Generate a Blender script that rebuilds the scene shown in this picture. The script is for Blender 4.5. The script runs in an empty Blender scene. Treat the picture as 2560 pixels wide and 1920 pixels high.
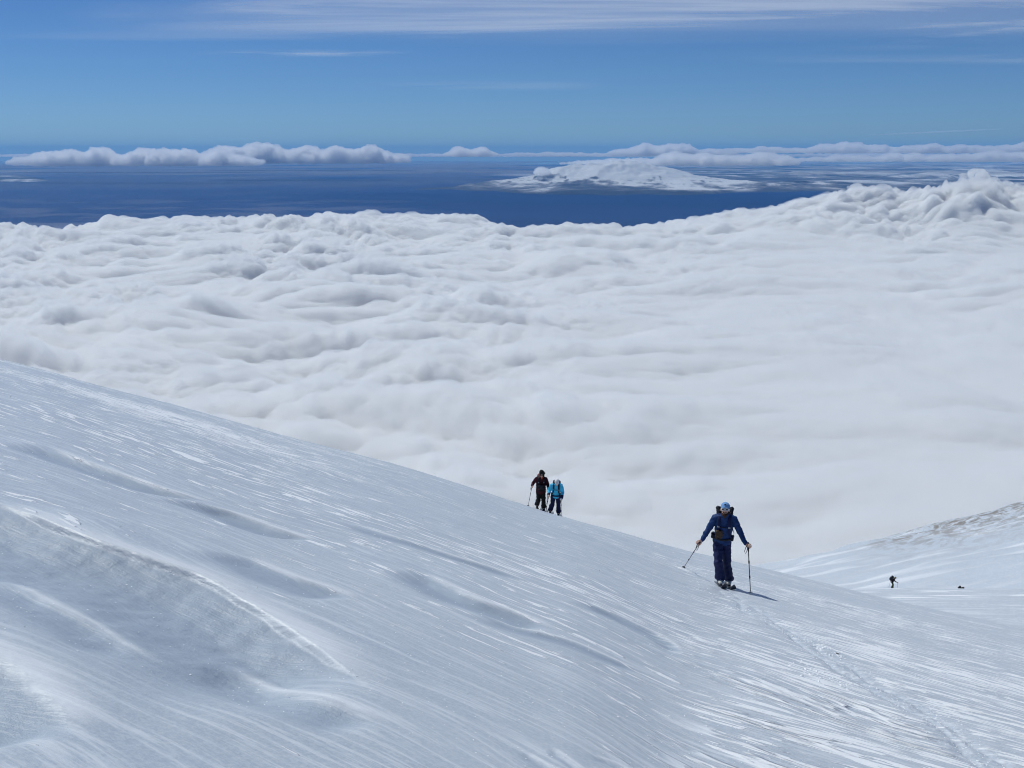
import bpy, bmesh, math, random
import numpy as np
from mathutils import Vector, Matrix, noise as mnoise

# ------------------------------------------------------------------ camera, sky, sun, exposure
C = bpy.context.scene.collection
S = bpy.context.scene
F_PX, CX, CY = 2600.0, 1280.0, 960.0
PITCH = math.atan((960 - 385) / F_PX)
cam = bpy.data.cameras.new('camera'); camo = bpy.data.objects.new('camera', cam); C.objects.link(camo)
cam.sensor_width = 36; cam.lens = 36 * F_PX / 2560
cam.clip_start = 0.1; cam.clip_end = 600000
camo.location = (0, 0, 0); camo.rotation_euler = (math.pi / 2 - PITCH, 0, 0)
S.camera = camo

SUN = Vector((-0.74, 0.67, 0)).normalized()
SUN_EL = math.radians(56)
SDIR = Vector((SUN.x * math.cos(SUN_EL), SUN.y * math.cos(SUN_EL), math.sin(SUN_EL)))
w = bpy.data.worlds.new('World'); S.world = w; w.use_nodes = True
nt = w.node_tree
sky = nt.nodes.new('ShaderNodeTexSky'); sky.sky_type = 'NISHITA'; sky.sun_disc = False
sky.sun_elevation = SUN_EL; sky.sun_rotation = math.atan2(SUN.x, SUN.y)
sky.altitude = 3000; sky.air_density = 1.0; sky.dust_density = 0.25; sky.ozone_density = 2.0
hs = nt.nodes.new('ShaderNodeHueSaturation'); hs.inputs['Saturation'].default_value = 1.12
wb = nt.nodes.new('ShaderNodeMix'); wb.data_type = 'RGBA'; wb.blend_type = 'MULTIPLY'; wb.inputs[0].default_value = 1; wb.inputs[7].default_value = (.49, .69, .97, 1)   # white balance
bg = nt.nodes['Background']; bg.inputs['Strength'].default_value = 0.078
nt.links.new(sky.outputs[0], hs.inputs['Color']); nt.links.new(hs.outputs[0], wb.inputs[6]); nt.links.new(wb.outputs[2], bg.inputs[0])
sl = bpy.data.lights.new('sun', 'SUN'); sl.energy = 3.4; sl.angle = math.radians(0.5); sl.color = (.965, 1, .955)
so = bpy.data.objects.new('sun', sl); C.objects.link(so)
so.rotation_euler = SDIR.to_track_quat('Z', 'Y').to_euler()
S.view_settings.view_transform = 'Standard'; S.view_settings.look = 'None'
S.view_settings.gamma = 1; S.view_settings.exposure = -0.16
S.render.engine = 'CYCLES'
S.cycles.max_bounces = 24; S.cycles.diffuse_bounces = 3; S.cycles.glossy_bounces = 2
S.cycles.transmission_bounces = 4; S.cycles.volume_bounces = 14; S.cycles.transparent_max_bounces = 12
S.cycles.use_denoising = True; S.cycles.denoising_prefilter = 'ACCURATE'; S.cycles.denoising_input_passes = 'RGB_ALBEDO_NORMAL'
S.cycles.use_adaptive_sampling = True; S.cycles.adaptive_threshold = 0.02
S.cycles.filter_width = 1.05
S.cycles.caustics_reflective = False; S.cycles.caustics_refractive = False

# ------------------------------------------------------------------ helpers
def ray(X, Y):
    """photo pixel (2560x1920) -> (t = x/y, p = -z/y) of the ray"""
    X = np.asarray(X, float); Y = np.asarray(Y, float)
    c, s = math.cos(PITCH), math.sin(PITCH)
    a = (X - CX) / F_PX; b = (CY - Y) / F_PX
    dy = c + s * b; dz = -s + c * b
    return a / dy, -dz / dy

def curve(pts):
    t, p = ray([q[0] for q in pts], [q[1] for q in pts])
    o = np.argsort(t)
    return t[o], p[o]

def cinterp(tt, cv, sm=False):
    t, p = cv
    r = np.interp(tt, t, p)
    # linear continuation past both ends
    sl0 = (p[1] - p[0]) / (t[1] - t[0]); sl1 = (p[-1] - p[-2]) / (t[-1] - t[-2])
    r = np.where(tt < t[0], p[0] + (tt - t[0]) * sl0, r)
    r = np.where(tt > t[-1], p[-1] + (tt - t[-1]) * sl1, r)
    return r

_rng = np.random.RandomState(7)
_perm = _rng.permutation(4096).astype(np.int32)
_ga = _rng.rand(4096).astype(np.float32) * 2 * math.pi
_gx, _gy = np.cos(_ga), np.sin(_ga)
def perlin(x, y, seed=0):
    x = np.asarray(x, np.float64); y = np.asarray(y, np.float64)
    xi = np.floor(x).astype(np.int64); yi = np.floor(y).astype(np.int64)
    xf = (x - xi).astype(np.float32); yf = (y - yi).astype(np.float32)
    def h(a, b):
        return _perm[(_perm[(a + seed * 131) & 4095] + b * 7 + seed * 17) & 4095]
    def g(ix, iy, fx, fy):
        k = h(ix, iy); return _gx[k] * fx + _gy[k] * fy
    u = xf * xf * xf * (xf * (xf * 6 - 15) + 10); v = yf * yf * yf * (yf * (yf * 6 - 15) + 10)
    n00 = g(xi, yi, xf, yf); n10 = g(xi + 1, yi, xf - 1, yf)
    n01 = g(xi, yi + 1, xf, yf - 1); n11 = g(xi + 1, yi + 1, xf - 1, yf - 1)
    a = n00 + u * (n10 - n00); b = n01 + u * (n11 - n01)
    return (a + v * (b - a)) * 1.5

def fbm(x, y, o=4, seed=0, lac=2.03, g=0.5):
    r = 0; a = 1.0
    for k in range(o):
        r = r + a * perlin(x, y, seed + k); x = x * lac + 3.7; y = y * lac + 1.3; a *= g
    return r
def sstep(a, b, x):
    q = np.clip((x - a) / (b - a), 0, 1); return q * q * (3 - 2 * q)

def mesh_obj(name, verts, faces, mat=None, parent=None, smooth=True):
    me = bpy.data.meshes.new(name)
    me.from_pydata([tuple(v) for v in verts], [], faces); me.update()
    if smooth: me.shade_smooth()
    o = bpy.data.objects.new(name, me); C.objects.link(o)
    if mat: me.materials.append(mat)
    if parent: o.parent = parent
    return o

def grid_obj(name, X, Y, Z, mat, attrs=None, skip=None):
    nr, nc = X.shape
    me = bpy.data.meshes.new(name)
    co = np.stack([X, Y, Z], -1).reshape(-1, 3).astype(np.float32)
    i = np.arange(nr * nc).reshape(nr, nc)
    q = np.stack([i[:-1, :-1], i[:-1, 1:], i[1:, 1:], i[1:, :-1]], -1).reshape(-1, 4)
    if skip is not None:
        q = q[~skip.reshape(-1)]
    nf = len(q)
    me.vertices.add(len(co)); me.vertices.foreach_set('co', co.ravel())
    me.loops.add(nf * 4); me.loops.foreach_set('vertex_index', q.ravel().astype(np.int32))
    me.polygons.add(nf)
    me.polygons.foreach_set('loop_start', (np.arange(nf) * 4).astype(np.int32))
    me.update(calc_edges=True)
    me.shade_smooth()
    for k, v in (attrs or {}).items():
        a = me.attributes.new(k, 'FLOAT', 'POINT'); a.data.foreach_set('value', v.reshape(-1).astype(np.float32))
    me.materials.append(mat)
    o = bpy.data.objects.new(name, me); C.objects.link(o)
    return o

def tag(o, label=None, cat=None, group=None, kind=None):
    if label: o['label'] = label
    if cat: o['category'] = cat
    if group: o['group'] = group
    if kind: o['kind'] = kind
    return o

class NT:
    """small node-tree writer"""
    def __init__(s, name):
        s.m = bpy.data.materials.new(name); s.m.use_nodes = True; s.t = s.m.node_tree
        s.p = s.t.nodes.get('Principled BSDF'); s.out = s.t.nodes.get('Material Output')
    def n(s, typ, **kw):
        nd = s.t.nodes.new(typ)
        for k, v in kw.items():
            if k[0] == '_': nd.inputs[k[1:].replace('_', ' ')].default_value = v
            else: setattr(nd, k, v)
        return nd
    def l(s, a, b): s.t.links.new(a, b)
    def noise(s, vec, scale, detail=4, rough=.5, dist=0.):
        nd = s.n('ShaderNodeTexNoise'); nd.inputs['Scale'].default_value = scale
        nd.inputs['Detail'].default_value = detail; nd.inputs['Roughness'].default_value = rough
        nd.inputs['Distortion'].default_value = dist
        if vec is not None: s.l(vec, nd.inputs['Vector'])
        return nd.outputs['Fac']
    def mapping(s, vec, scale=(1, 1, 1), rot=(0, 0, 0)):
        nd = s.n('ShaderNodeMapping'); nd.inputs['Scale'].default_value = scale; nd.inputs['Rotation'].default_value = rot
        s.l(vec, nd.inputs['Vector']); return nd.outputs[0]
    def ramp(s, fac, stops):
        nd = s.n('ShaderNodeValToRGB'); e = nd.color_ramp.elements
        while len(e) < len(stops): e.new(.5)
        for k, (p, c) in enumerate(stops):
            e[k].position = p; e[k].color = (*c, 1) if len(c) == 3 else c
        s.l(fac, nd.inputs[0]); return nd.outputs[0]
    def mix(s, fac, a, b):
        nd = s.n('ShaderNodeMix', data_type='RGBA')
        for sock, v in ((nd.inputs[0], fac), (nd.inputs[6], a), (nd.inputs[7], b)):
            if isinstance(v, (tuple, float, int)):
                sock.default_value = (*v, 1) if isinstance(v, tuple) else v
            else: s.l(v, sock)
        return nd.outputs[2]
    def math(s, op, a, b=0.):
        nd = s.n('ShaderNodeMath', operation=op)
        for k, v in enumerate((a, b)):
            if isinstance(v, (float, int)): nd.inputs[k].default_value = v
            else: s.l(v, nd.inputs[k])
        return nd.outputs[0]
    def attr(s, name):
        nd = s.n('ShaderNodeAttribute', attribute_name=name); return nd.outputs['Fac']
    def bump(s, h, strength, dist):
        nd = s.n('ShaderNodeBump'); nd.inputs['Strength'].default_value = strength; nd.inputs['Distance'].default_value = dist
        s.l(h, nd.inputs['Height']); s.l(nd.outputs[0], s.p.inputs['Normal'])
    def pos(s): return s.n('ShaderNodeNewGeometry').outputs['Position']
    def obj(s): return s.n('ShaderNodeTexCoord').outputs['Object']

def cloth(name, col, rough=.75, spec=.3, var=.25, scale=30, bump=.4, metal=0.):
    m = NT(name); o = m.obj()
    f = m.noise(o, scale, 4, .6)
    c = m.mix(f, tuple(v * (1 - var) for v in col), tuple(min(1, v * (1 + var)) for v in col))
    m.l(c, m.p.inputs['Base Color'])
    m.p.inputs['Roughness'].default_value = rough; m.p.inputs['Metallic'].default_value = metal
    m.p.inputs['Specular IOR Level'].default_value = spec
    if bump: m.bump(m.noise(o, scale * 1.5, 3, .6), bump, .01)
    return m.m

# ------------------------------------------------------------------ snow terrain
CREST = curve([(0, 900), (116, 926), (289, 975), (463, 1020), (636, 1071), (810, 1116), (983, 1160), (1157, 1212),
               (1300, 1260), (1430, 1299), (1550, 1331), (1680, 1367), (1780, 1392), (1900, 1418), (1987, 1441), (2069, 1461),
               (2163, 1485), (2300, 1517), (2560, 1572)])
MIDC = curve([(1700, 1545), (1900, 1500), (1990, 1482), (2060, 1474), (2200, 1471), (2400, 1471), (2560, 1473)])
HILLC = curve([(1500, 1520), (1700, 1462), (1893, 1419), (1987, 1400), (2069, 1381), (2192, 1349), (2315, 1321), (2438, 1298), (2560, 1269)])
def smin(a, b, k):
    h = np.clip(.5 + .5 * (b - a) / k, 0, 1)
    return b + (a - b) * h - k * h * (1 - h)
def base_p(t, y):
    h0 = 1.6
    ys = 38 + 12 * sstep(0.05, 0.2, t) - 4 * sstep(-.1, -.5, t)
    c = h0 / ys ** 2
    P = cinterp(t, CREST)
    for d in (-.02, .02): P = P + cinterp(t + d, CREST)
    P = P / 3
    f = h0 / y + (P - 2 * h0 / ys) + c * y
    m = cinterp(t, MIDC) + .045 * (135 / y + y / 135 - 2)
    h = cinterp(t, HILLC) + .06 * (550 / y + y / 550 - 2)
    far = smin(m, h, .004)
    return smin(f, far, .004)
def base_h(x, y): return -y * base_p(x / y, y)

def ground(X, Y, y0=3., y1=200.):
    """first hit of the photo ray with the base snow surface"""
    t, p = ray(X, Y); t = float(t); p = float(p)
    ys = np.geomspace(y0, y1, 4000)
    d = base_p(np.full_like(ys, t), ys) - p
    k = np.argmax(d < 0) if (d < 0).any() else np.argmin(d)
    y = ys[k]
    return np.array([t * y, y])

WX, WY = 0.89, -0.456          # wind direction in plan
NX, NY = -WY, WX
LIPS = [  # photo points along each scarp lip, depth of the drop, width of the bank behind it
    ([(-120, 1240), (40, 1270), (160, 1335), (283, 1385), (380, 1409), (471, 1439), (557, 1480), (633, 1525), (719, 1581), (810, 1637), (900, 1692), (955, 1745)], .25, 1.15),
    ([(547, 1596), (640, 1655), (739, 1713), (820, 1755), (900, 1789), (980, 1822)], .07, .35),
    ([(-160, 1570), (-60, 1610), (0, 1642), (46, 1662), (101, 1723), (152, 1784), (215, 1835)], .13, .7),
    ([(-40, 1405), (60, 1440), (167, 1500), (240, 1540), (324, 1590), (400, 1620)], .05, .3),
    ([(100, 1100), (212, 1146), (304, 1181), (435, 1227), (560, 1262)], .10, .5),
    ([(476, 1250), (592, 1280), (709, 1323), (800, 1350)], .10, .5),
    ([(1040, 1427), (1109, 1464), (1184, 1502), (1236, 1520), (1320, 1550), (1400, 1585)], .10, .5),
    ([(600, 1396), (648, 1414), (734, 1455), (820, 1480), (900, 1510)], .07, .45),
    ([(870, 1305), (949, 1337), (1064, 1371), (1139, 1397), (1218, 1420), (1330, 1460)], .04, .3),
    ([(1446, 1505), (1535, 1539), (1647, 1591), (1720, 1640)], .06, .4),
    ([(1180, 1530), (1311, 1580), (1425, 1610), (1540, 1660), (1640, 1700)], .035, .25),
    ([(1310, 1880), (1350, 1905), (1400, 1940)], .015, .08),
    ([(1376, 1868), (1420, 1898), (1470, 1935)], .015, .08),
    ([(1480, 1890), (1540, 1912), (1600, 1950)], .015, .08),
]
def lip_curve(pts):
    P = np.array([ground(*q) for q in pts]); u = P[:, 0] * WX + P[:, 1] * WY; v = P[:, 0] * NX + P[:, 1] * NY
    uu = np.linspace(u[0], u[-1], 160); vv = np.interp(uu, u, v); k = np.ones(25) / 25
    for _ in range(2): vv = np.convolve(np.pad(vv, 12, mode='reflect', reflect_type='odd'), k, 'valid')
    return uu, vv
LIPS = [(lip_curve(pts), d * .62, wd * .8) for pts, d, wd in LIPS]
TRACK = np.array([ground(*q) for q in [(1815, 1480), (1823, 1486), (1884, 1527), (1946, 1564), (2007, 1605), (2069, 1650), (2130, 1691),
                                        (2212, 1732), (2274, 1769), (2335, 1806), (2397, 1847), (2458, 1888), (2511, 1920), (2580, 1975)]])
def poly_sd(x, y, P):
    """distance, signed side and 0..1 position along polyline"""
    best = np.full(x.shape, 1e9); side = np.zeros(x.shape); along = np.zeros(x.shape)
    n = len(P) - 1
    for k in range(n):
        a, b = P[k], P[k + 1]; e = b - a; L2 = e @ e
        dx, dy = x - a[0], y - a[1]
        s = np.clip((dx * e[0] + dy * e[1]) / L2, 0, 1)
        qx, qy = dx - s * e[0], dy - s * e[1]
        d = np.hypot(qx, qy); m = d < best
        best = np.where(m, d, best)
        side = np.where(m, np.sign(e[0] * dy - e[1] * dx), side)
        along = np.where(m, (k + s) / n, along)
    return best, side, along

def detail(x, y):
    """wind-carved relief of the snow and masks of loose snow, painted lip light and hollow shade"""
    u = x * WX + y * WY; v = x * NX + y * NY
    near = 1 - sstep(55, 110, y)
    wob = perlin(u * .25, v * .4, 3) * .35
    v2 = v + wob * .6
    z = perlin(u * .10, v * .22, 1) * .05 + perlin(u * .3, v2 * .9, 2) * .035 * near
    z = z + perlin(u * .8, v2 * 2.2, 4) * .010 * near
    fresh_lit = np.zeros_like(x); hollow_shade = np.zeros_like(x)
    # where the thin wind slabs are dense
    t = x / y
    dens = fbm(u * .10, v * .30, 3, 20) * .7
    dens = dens + .42 * sstep(.12, .35, t) * sstep(26, 7, y) + .40 * sstep(.18, .4, t) * sstep(45, 20, y)
    dens = dens + .50 * np.exp(-((t + .42) / .15) ** 2 - ((y - 18) / 7.) ** 2)
    dens = dens + .25 * np.exp(-((y - 33) / 4.) ** 2) * sstep(0., -.2, t)
    dens = dens + .30 * sstep(-.05, -.25, t) * sstep(9, 13, y) - .8 * sstep(6.5, 4.8, y) * sstep(.15, 0, t)
    dens = dens * near
    ribm = sstep(.10, .24, t + fbm(u * .3, v * .5, 2, 30) * .10) * sstep(15, 9, y) * sstep(-.25, .25, fbm(u * .35, v * .9, 2, 33))
    # scarps
    for (lu, lv), dep, wd in LIPS:
        m = (u > lu[0]) & (u < lu[-1]) & (np.abs(v - lv.mean()) < 4)
        if not m.any(): continue
        xm, ym, um, vm = x[m], y[m], u[m], v[m]
        al = (um - lu[0]) / (lu[-1] - lu[0])
        sd = np.interp(um, lu, lv) - vm + perlin(xm * 2.2, ym * 2.2, 40) * .03 + perlin(xm * 6, ym * 6, 41) * .006   # >0 towards the photographer
        taper = sstep(0, .22, al) * (1 - sstep(.82, 1, al))
        drop = -dep * (.30 * sstep(-.01, .05, sd) + .70 * sstep(0, 1, .5 + .5 * np.clip(sd / (wd * .42), 0, 1)) * np.clip(sd / (wd * .42), 0, 1)) * (1 - sstep(wd * .5, wd * 1.9, sd))
        lip = .13 * dep * np.exp(-(np.minimum(sd, 0) / (wd * .8)) ** 2) * (1 - sstep(0, wd * .25, sd))
        rough = perlin(xm * 3.2, ym * 3.2, 42) * .14 + perlin(xm * 8, ym * 8, 43) * .09
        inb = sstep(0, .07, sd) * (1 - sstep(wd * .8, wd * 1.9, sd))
        z[m] = z[m] + (drop + lip + rough * dep * .5 * inb) * taper
        dens[m] = dens[m] - 1.2 * inb * taper
        hollow_shade[m] = np.maximum(hollow_shade[m], inb * taper)  # shade of bank and hollow floor, kept as a colour mask
        fresh_lit[m] = np.maximum(fresh_lit[m] * (1 - inb * taper), .6 * taper * np.exp(-(np.minimum(sd + .03, 0) / (wd * .22)) ** 2) * sstep(.03, -.03, sd))  # sunlit strip above the lip, painted as whiter snow
    # ski track
    m = (y < 24) & (x > TRACK[:, 0].min() - 1)
    if m.any():
        xm, ym = x[m], y[m]
        d, s, al = poly_sd(xm, ym, TRACK)
        d = d + perlin(xm * 1.2, ym * 1.2, 50) * .10
        r = perlin(xm * 6, ym * 6, 51) + .6 * perlin(xm * 14, ym * 14, 52) + .4 * perlin(xm * 30, ym * 30, 53)
        k = 1 - sstep(.12, .36, d)
        z[m] = z[m] + k * (-.008 + .009 * r) - .020 * np.exp(-((d - .13) / .05) ** 2)
        fresh_lit[m] = np.maximum(fresh_lit[m] * (1 - k * .6), k * sstep(.1, .9, r) * .7); dens[m] -= k; ribm[m] *= 1 - k
    # middle snowfield and far hill
    far = sstep(45, 90, y)
    rows = perlin(x * .06, y * .25, 60) * .12 + perlin(x * .15, y * .9, 61) * .05
    z = z + far * rows * (1 - sstep(140, 200, y))
    fn = perlin(x * .09, y * .55, 62) + .6 * perlin(x * .25, y * 1.2, 63)
    fresh_lit = np.maximum(fresh_lit, far * sstep(.25, .6, fn) * (1 - sstep(128, 150, y)) * .9)
    hill = sstep(160, 230, y)
    z = z + hill * (fbm(x * .012, y * .012, 4, 70) * 3.0 + perlin(x * .02 - y * .01, y * .09, 71) * .8 + perlin(x * .06, y * .30 , 72) * .35)
    fresh_lit = np.maximum(fresh_lit, hill * sstep(.1, .6, perlin(x * .03 + y * .01, y * .12, 73)) * .6)
    return z, fresh_lit, dens, ribm, hollow_shade

t_ax = np.concatenate([np.linspace(-.95, -.56, 80, endpoint=False), np.linspace(-.56, .56, 1500), np.linspace(.56, .95, 80)[1:]])
y_ax = np.concatenate([np.geomspace(1.2, 4.4, 90, endpoint=False), np.geomspace(4.4, 60, 820, endpoint=False), np.geomspace(60, 800, 330, endpoint=False), np.geomspace(800, 3200, 60)])
T, Y = np.meshgrid(t_ax, y_ax); X = T * Y
Z0 = -Y * base_p(T, Y)
dz, fresh_lit, dens, ribm, hollow_shade = detail(X, Y)
Z = Z0 + dz
rockm = sstep(250, 420, Y) * (1 - sstep(800, 1000, Y)) * sstep(.34, .44, T + perlin(X * .01, Y * .01, 80) * .03)

m = NT('snow'); pos = m.pos()
def dot(vec, d):
    nd = m.n('ShaderNodeVectorMath', operation='DOT_PRODUCT'); m.l(vec, nd.inputs[0]); nd.inputs[1].default_value = d
    return nd.outputs['Value']
def uv(su, sv, ou=0., warp=None, wamp=0.):
    cx = m.n('ShaderNodeCombineXYZ'); v_ = VV if warp is None else m.math('ADD', VV, m.math('MULTIPLY', warp, wamp))
    m.l(m.math('MULTIPLY', m.math('ADD', UU, ou), su), cx.inputs[0]); m.l(m.math('MULTIPLY', v_, sv), cx.inputs[1])
    return cx.outputs[0]
def n2(vec, detail=2, rough=.5):
    nd = m.n('ShaderNodeTexNoise', noise_dimensions='2D'); nd.inputs['Scale'].default_value = 1
    nd.inputs['Detail'].default_value = detail; nd.inputs['Roughness'].default_value = rough; m.l(vec, nd.inputs['Vector'])
    return nd.outputs['Fac']
def step(x, lo, hi):
    nd = m.n('ShaderNodeMapRange', interpolation_type='SMOOTHSTEP'); m.l(x, nd.inputs[0])
    for k, q in ((1, lo), (2, hi)):
        if isinstance(q, (float, int)): nd.inputs[k].default_value = q
        else: m.l(q, nd.inputs[k])
    return nd.outputs[0]
UU = dot(pos, (WX, WY, 0)); VV = dot(pos, (NX, NY, 0))
wob = n2(uv(.3, .5), 1)
DENS, RIBS = m.attr('dens'), m.attr('ribs')
# thin wind slabs: long slivers of loose snow, whitened in colour as if catching sun
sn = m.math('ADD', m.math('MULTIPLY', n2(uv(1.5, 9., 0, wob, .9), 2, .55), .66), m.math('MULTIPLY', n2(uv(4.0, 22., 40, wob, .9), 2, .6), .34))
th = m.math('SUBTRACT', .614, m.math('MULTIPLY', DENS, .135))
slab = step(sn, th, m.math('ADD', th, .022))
# saw-tooth ribs
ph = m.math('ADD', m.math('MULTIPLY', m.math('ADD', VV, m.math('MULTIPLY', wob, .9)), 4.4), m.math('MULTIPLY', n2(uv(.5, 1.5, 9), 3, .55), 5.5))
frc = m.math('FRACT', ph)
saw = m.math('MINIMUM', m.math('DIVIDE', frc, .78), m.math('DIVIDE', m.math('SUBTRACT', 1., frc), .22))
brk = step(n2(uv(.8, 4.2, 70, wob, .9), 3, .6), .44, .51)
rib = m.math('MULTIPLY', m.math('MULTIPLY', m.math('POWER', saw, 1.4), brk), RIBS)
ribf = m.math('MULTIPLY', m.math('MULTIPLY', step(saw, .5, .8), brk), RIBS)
streak = m.math('ADD', n2(uv(1.1, 16., 5, wob, .9), 4, .65), m.math('MULTIPLY', n2(uv(4.5, 55., 15, wob, .9), 3, .7), .5))
FR = m.math('MAXIMUM', m.math('MAXIMUM', m.attr('fresh_lit'), slab), ribf)
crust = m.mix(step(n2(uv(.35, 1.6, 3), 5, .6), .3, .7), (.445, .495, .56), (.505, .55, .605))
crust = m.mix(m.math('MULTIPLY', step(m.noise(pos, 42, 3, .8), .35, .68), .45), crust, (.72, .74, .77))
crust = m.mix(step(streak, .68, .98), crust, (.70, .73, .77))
crust = m.mix(m.math('MULTIPLY', m.attr('hollow_shade'), .8), crust, (.37, .43, .505))  # shade of banks and hollows painted into the snow colour
col = m.mix(FR, crust, (.98, .98, .98))  # white on slivers, rib crests and lips also stands for sunlight
rk = m.noise(m.mapping(pos, (.10, .035, .3)), 1.6, 8, .72)
rk2 = m.math('MULTIPLY', m.ramp(rk, [(.47, (0, 0, 0)), (.56, (1, 1, 1))]), m.attr('rock'))
rcol = m.mix(m.noise(pos, .4, 4), (.16, .13, .10), (.36, .31, .25))
col = m.mix(rk2, col, rcol)
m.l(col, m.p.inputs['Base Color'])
m.p.inputs['Roughness'].default_value = .42; m.p.inputs['Specular IOR Level'].default_value = .4
hsum = m.math('ADD', m.math('MULTIPLY', slab, .008), m.math('MULTIPLY', rib, .036))
hsum = m.math('ADD', hsum, m.math('MULTIPLY', streak, .006))
hsum = m.math('ADD', hsum, m.math('MULTIPLY', m.noise(pos, 16, 5, .72), m.math('ADD', .004, m.math('MULTIPLY', m.attr('hollow_shade'), .006))))
m.bump(hsum, 1., 1.)
SNOW = m.m
terr = grid_obj('snow_slope', X, Y, Z, SNOW, {'fresh_lit': fresh_lit, 'rock': rockm, 'dens': dens, 'ribs': ribm, 'hollow_shade': hollow_shade})
tag(terr, kind='structure')
del X, Y, T, Z, Z0, dz, fresh_lit, rockm

def surf(x, y):
    xa = np.array([float(x)]); ya = np.array([float(y)])
    d = detail(xa, ya)[0]
    return float(base_h(xa, ya)[0] + d[0])

# ------------------------------------------------------------------ haze
HAZE_TOP = 1300.
def box_mesh(name, lo, hi, mat):
    v = [(x, y, z) for x in (lo[0], hi[0]) for y in (lo[1], hi[1]) for z in (lo[2], hi[2])]
    f = [(0, 1, 3, 2), (4, 6, 7, 5), (0, 4, 5, 1), (2, 3, 7, 6), (0, 2, 6, 4), (1, 5, 7, 3)]
    return mesh_obj(name, v, f, mat, smooth=False)
m = NT('haze'); m.t.nodes.remove(m.p)
pv = m.n('ShaderNodeVolumePrincipled'); pv.inputs['Density'].default_value = 6.5e-6
pv.inputs['Color'].default_value = (.15, .50, 1.0, 1); pv.inputs['Anisotropy'].default_value = .1
m.l(pv.outputs[0], m.out.inputs['Volume'])
hz = box_mesh('haze', (-230000, -3000, -4100), (230000, 200000, HAZE_TOP), m.m)
tag(hz, kind='stuff')

# ------------------------------------------------------------------ lake, land, mountain
LAKE = -1850.
m = NT('lake_water')
m.p.inputs['Base Color'].default_value = (.001, .024, .12, 1); m.p.inputs['Roughness'].default_value = .45; m.p.inputs['Specular IOR Level'].default_value = .15
m.bump(m.noise(m.mapping(m.pos(), (1, 1, 1)), .0006, 4, .6), .3, 60)
gx, gy = np.meshgrid(np.linspace(-200000, 200000, 9), np.linspace(3000, 190000, 9))
lake = grid_obj('water', gx, gy, np.full_like(gx, LAKE), m.m); tag(lake, kind='structure')

SHORE = curve([(900, 478), (970, 476), (1100, 475), (1200, 479), (1300, 484), (1500, 489), (1700, 489), (1850, 483), (2000, 480), (2560, 484)])
BACK = curve([(900, 476), (970, 473), (1130, 469), (1240, 461), (1300, 450), (1340, 441), (1400, 432), (1560, 418), (1800, 408), (2560, 404)])
t_ax = np.linspace(-.62, .75, 900); y_ax = np.geomspace(40000, 185000, 700)
T, Y = np.meshgrid(t_ax, y_ax); X = T * Y
p = -LAKE / Y
ps = cinterp(T, SHORE) + perlin(T * 30, Y / 9000, 90) * .0010; pb = cinterp(T, BACK)
ins = np.minimum((ps - p) / .0018, (p - pb) / .0016)
left = np.minimum((ray(110, 450)[0] + perlin(Y / 6000, T * 3, 91) * .03 - T) / .02, np.minimum((.0262 - p) / .0015, (p - .0205) / .001))
ins = np.maximum(ins, left)
land = sstep(-.1, 1., ins)
rel = np.abs(fbm(X / 9000, Y / 14000, 5, 92)) * 160 + fbm(X / 2500, Y / 5000, 4, 93) * 35 + 45
rel = rel + sstep(.15, .45, T) * np.clip(fbm(X / 12000, Y / 20000, 4, 94), 0, 2) * 420 * sstep(60000, 90000, Y)
Z = LAKE - 60 + land * (70 + rel)
# the flat-topped snowy massif
def ridge(px, py_, D, w_, h, pw=2.2):
    t0, _ = ray(px, py_); x0 = float(t0) * D
    r = np.sqrt(((X - x0) / w_) ** 2 + ((Y - D) / (w_ * .8)) ** 2)
    return h * np.exp(-r ** pw)
D0 = 62000.
rg = 1 - np.abs(fbm(X / 3200, Y / 3600, 5, 95, g=.55))
mt = ridge(1500, 440, D0, 4700, 720, 3.2) + ridge(1455, 440, D0 - 800, 3200, 200, 2) + ridge(1650, 440, D0 + 500, 4300, 380, 2.2) + ridge(1560, 440, D0, 9500, 170, 2)
mt = mt * (.80 + .28 * rg) + np.where(mt > 40, fbm(X / 1000, Y / 1500, 4, 96, g=.55) * 42, 0)
Z = Z + mt * land
for (px, D, w_, h) in ((2330, 78000, 1700, 520), (2230, 80000, 1500, 260), (2480, 84000, 2600, 560), (2000, 90000, 2500, 300), (1830, 82000, 1500, 180)):
    Z = Z + ridge(px, 430, D, w_, h, 1.7) * land
m = NT('far_land'); pos = m.pos()
n1 = m.noise(m.mapping(pos, (1, .45, 1.), (0, 0, .2)), .00022, 8, .68, .6)
n2 = m.noise(m.mapping(pos, (1, 1, 1)), .00005, 4, .6)
hh = m.n('ShaderNodeSeparateXYZ'); m.l(pos, hh.inputs[0])
alt = m.math('MULTIPLY', m.math('SUBTRACT', hh.outputs[2], LAKE + 150), 1 / 1600)
s_ = m.math('ADD', m.math('ADD', m.math('MULTIPLY', n1, .75), m.math('MULTIPLY', n2, .35)), alt)
slope = m.n('ShaderNodeSeparateXYZ'); m.l(m.n('ShaderNodeNewGeometry').outputs['Normal'], slope.inputs[0])
s_ = m.math('SUBTRACT', s_, m.math('MULTIPLY', m.math('SUBTRACT', 1., slope.outputs[2]), 2.2))
col = m.ramp(s_, [(.48, (.07, .085, .12)), (.56, (.20, .21, .24)), (.63, (.66, .67, .67))])  # distance haze put into the land colour: bluish darks, dimmed snow
m.l(col, m.p.inputs['Base Color']); m.p.inputs['Roughness'].default_value = .9; m.p.inputs['Specular IOR Level'].default_value = .1
lo = grid_obj('far_shore', X, Y, Z, m.m); tag(lo, kind='structure')

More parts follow.
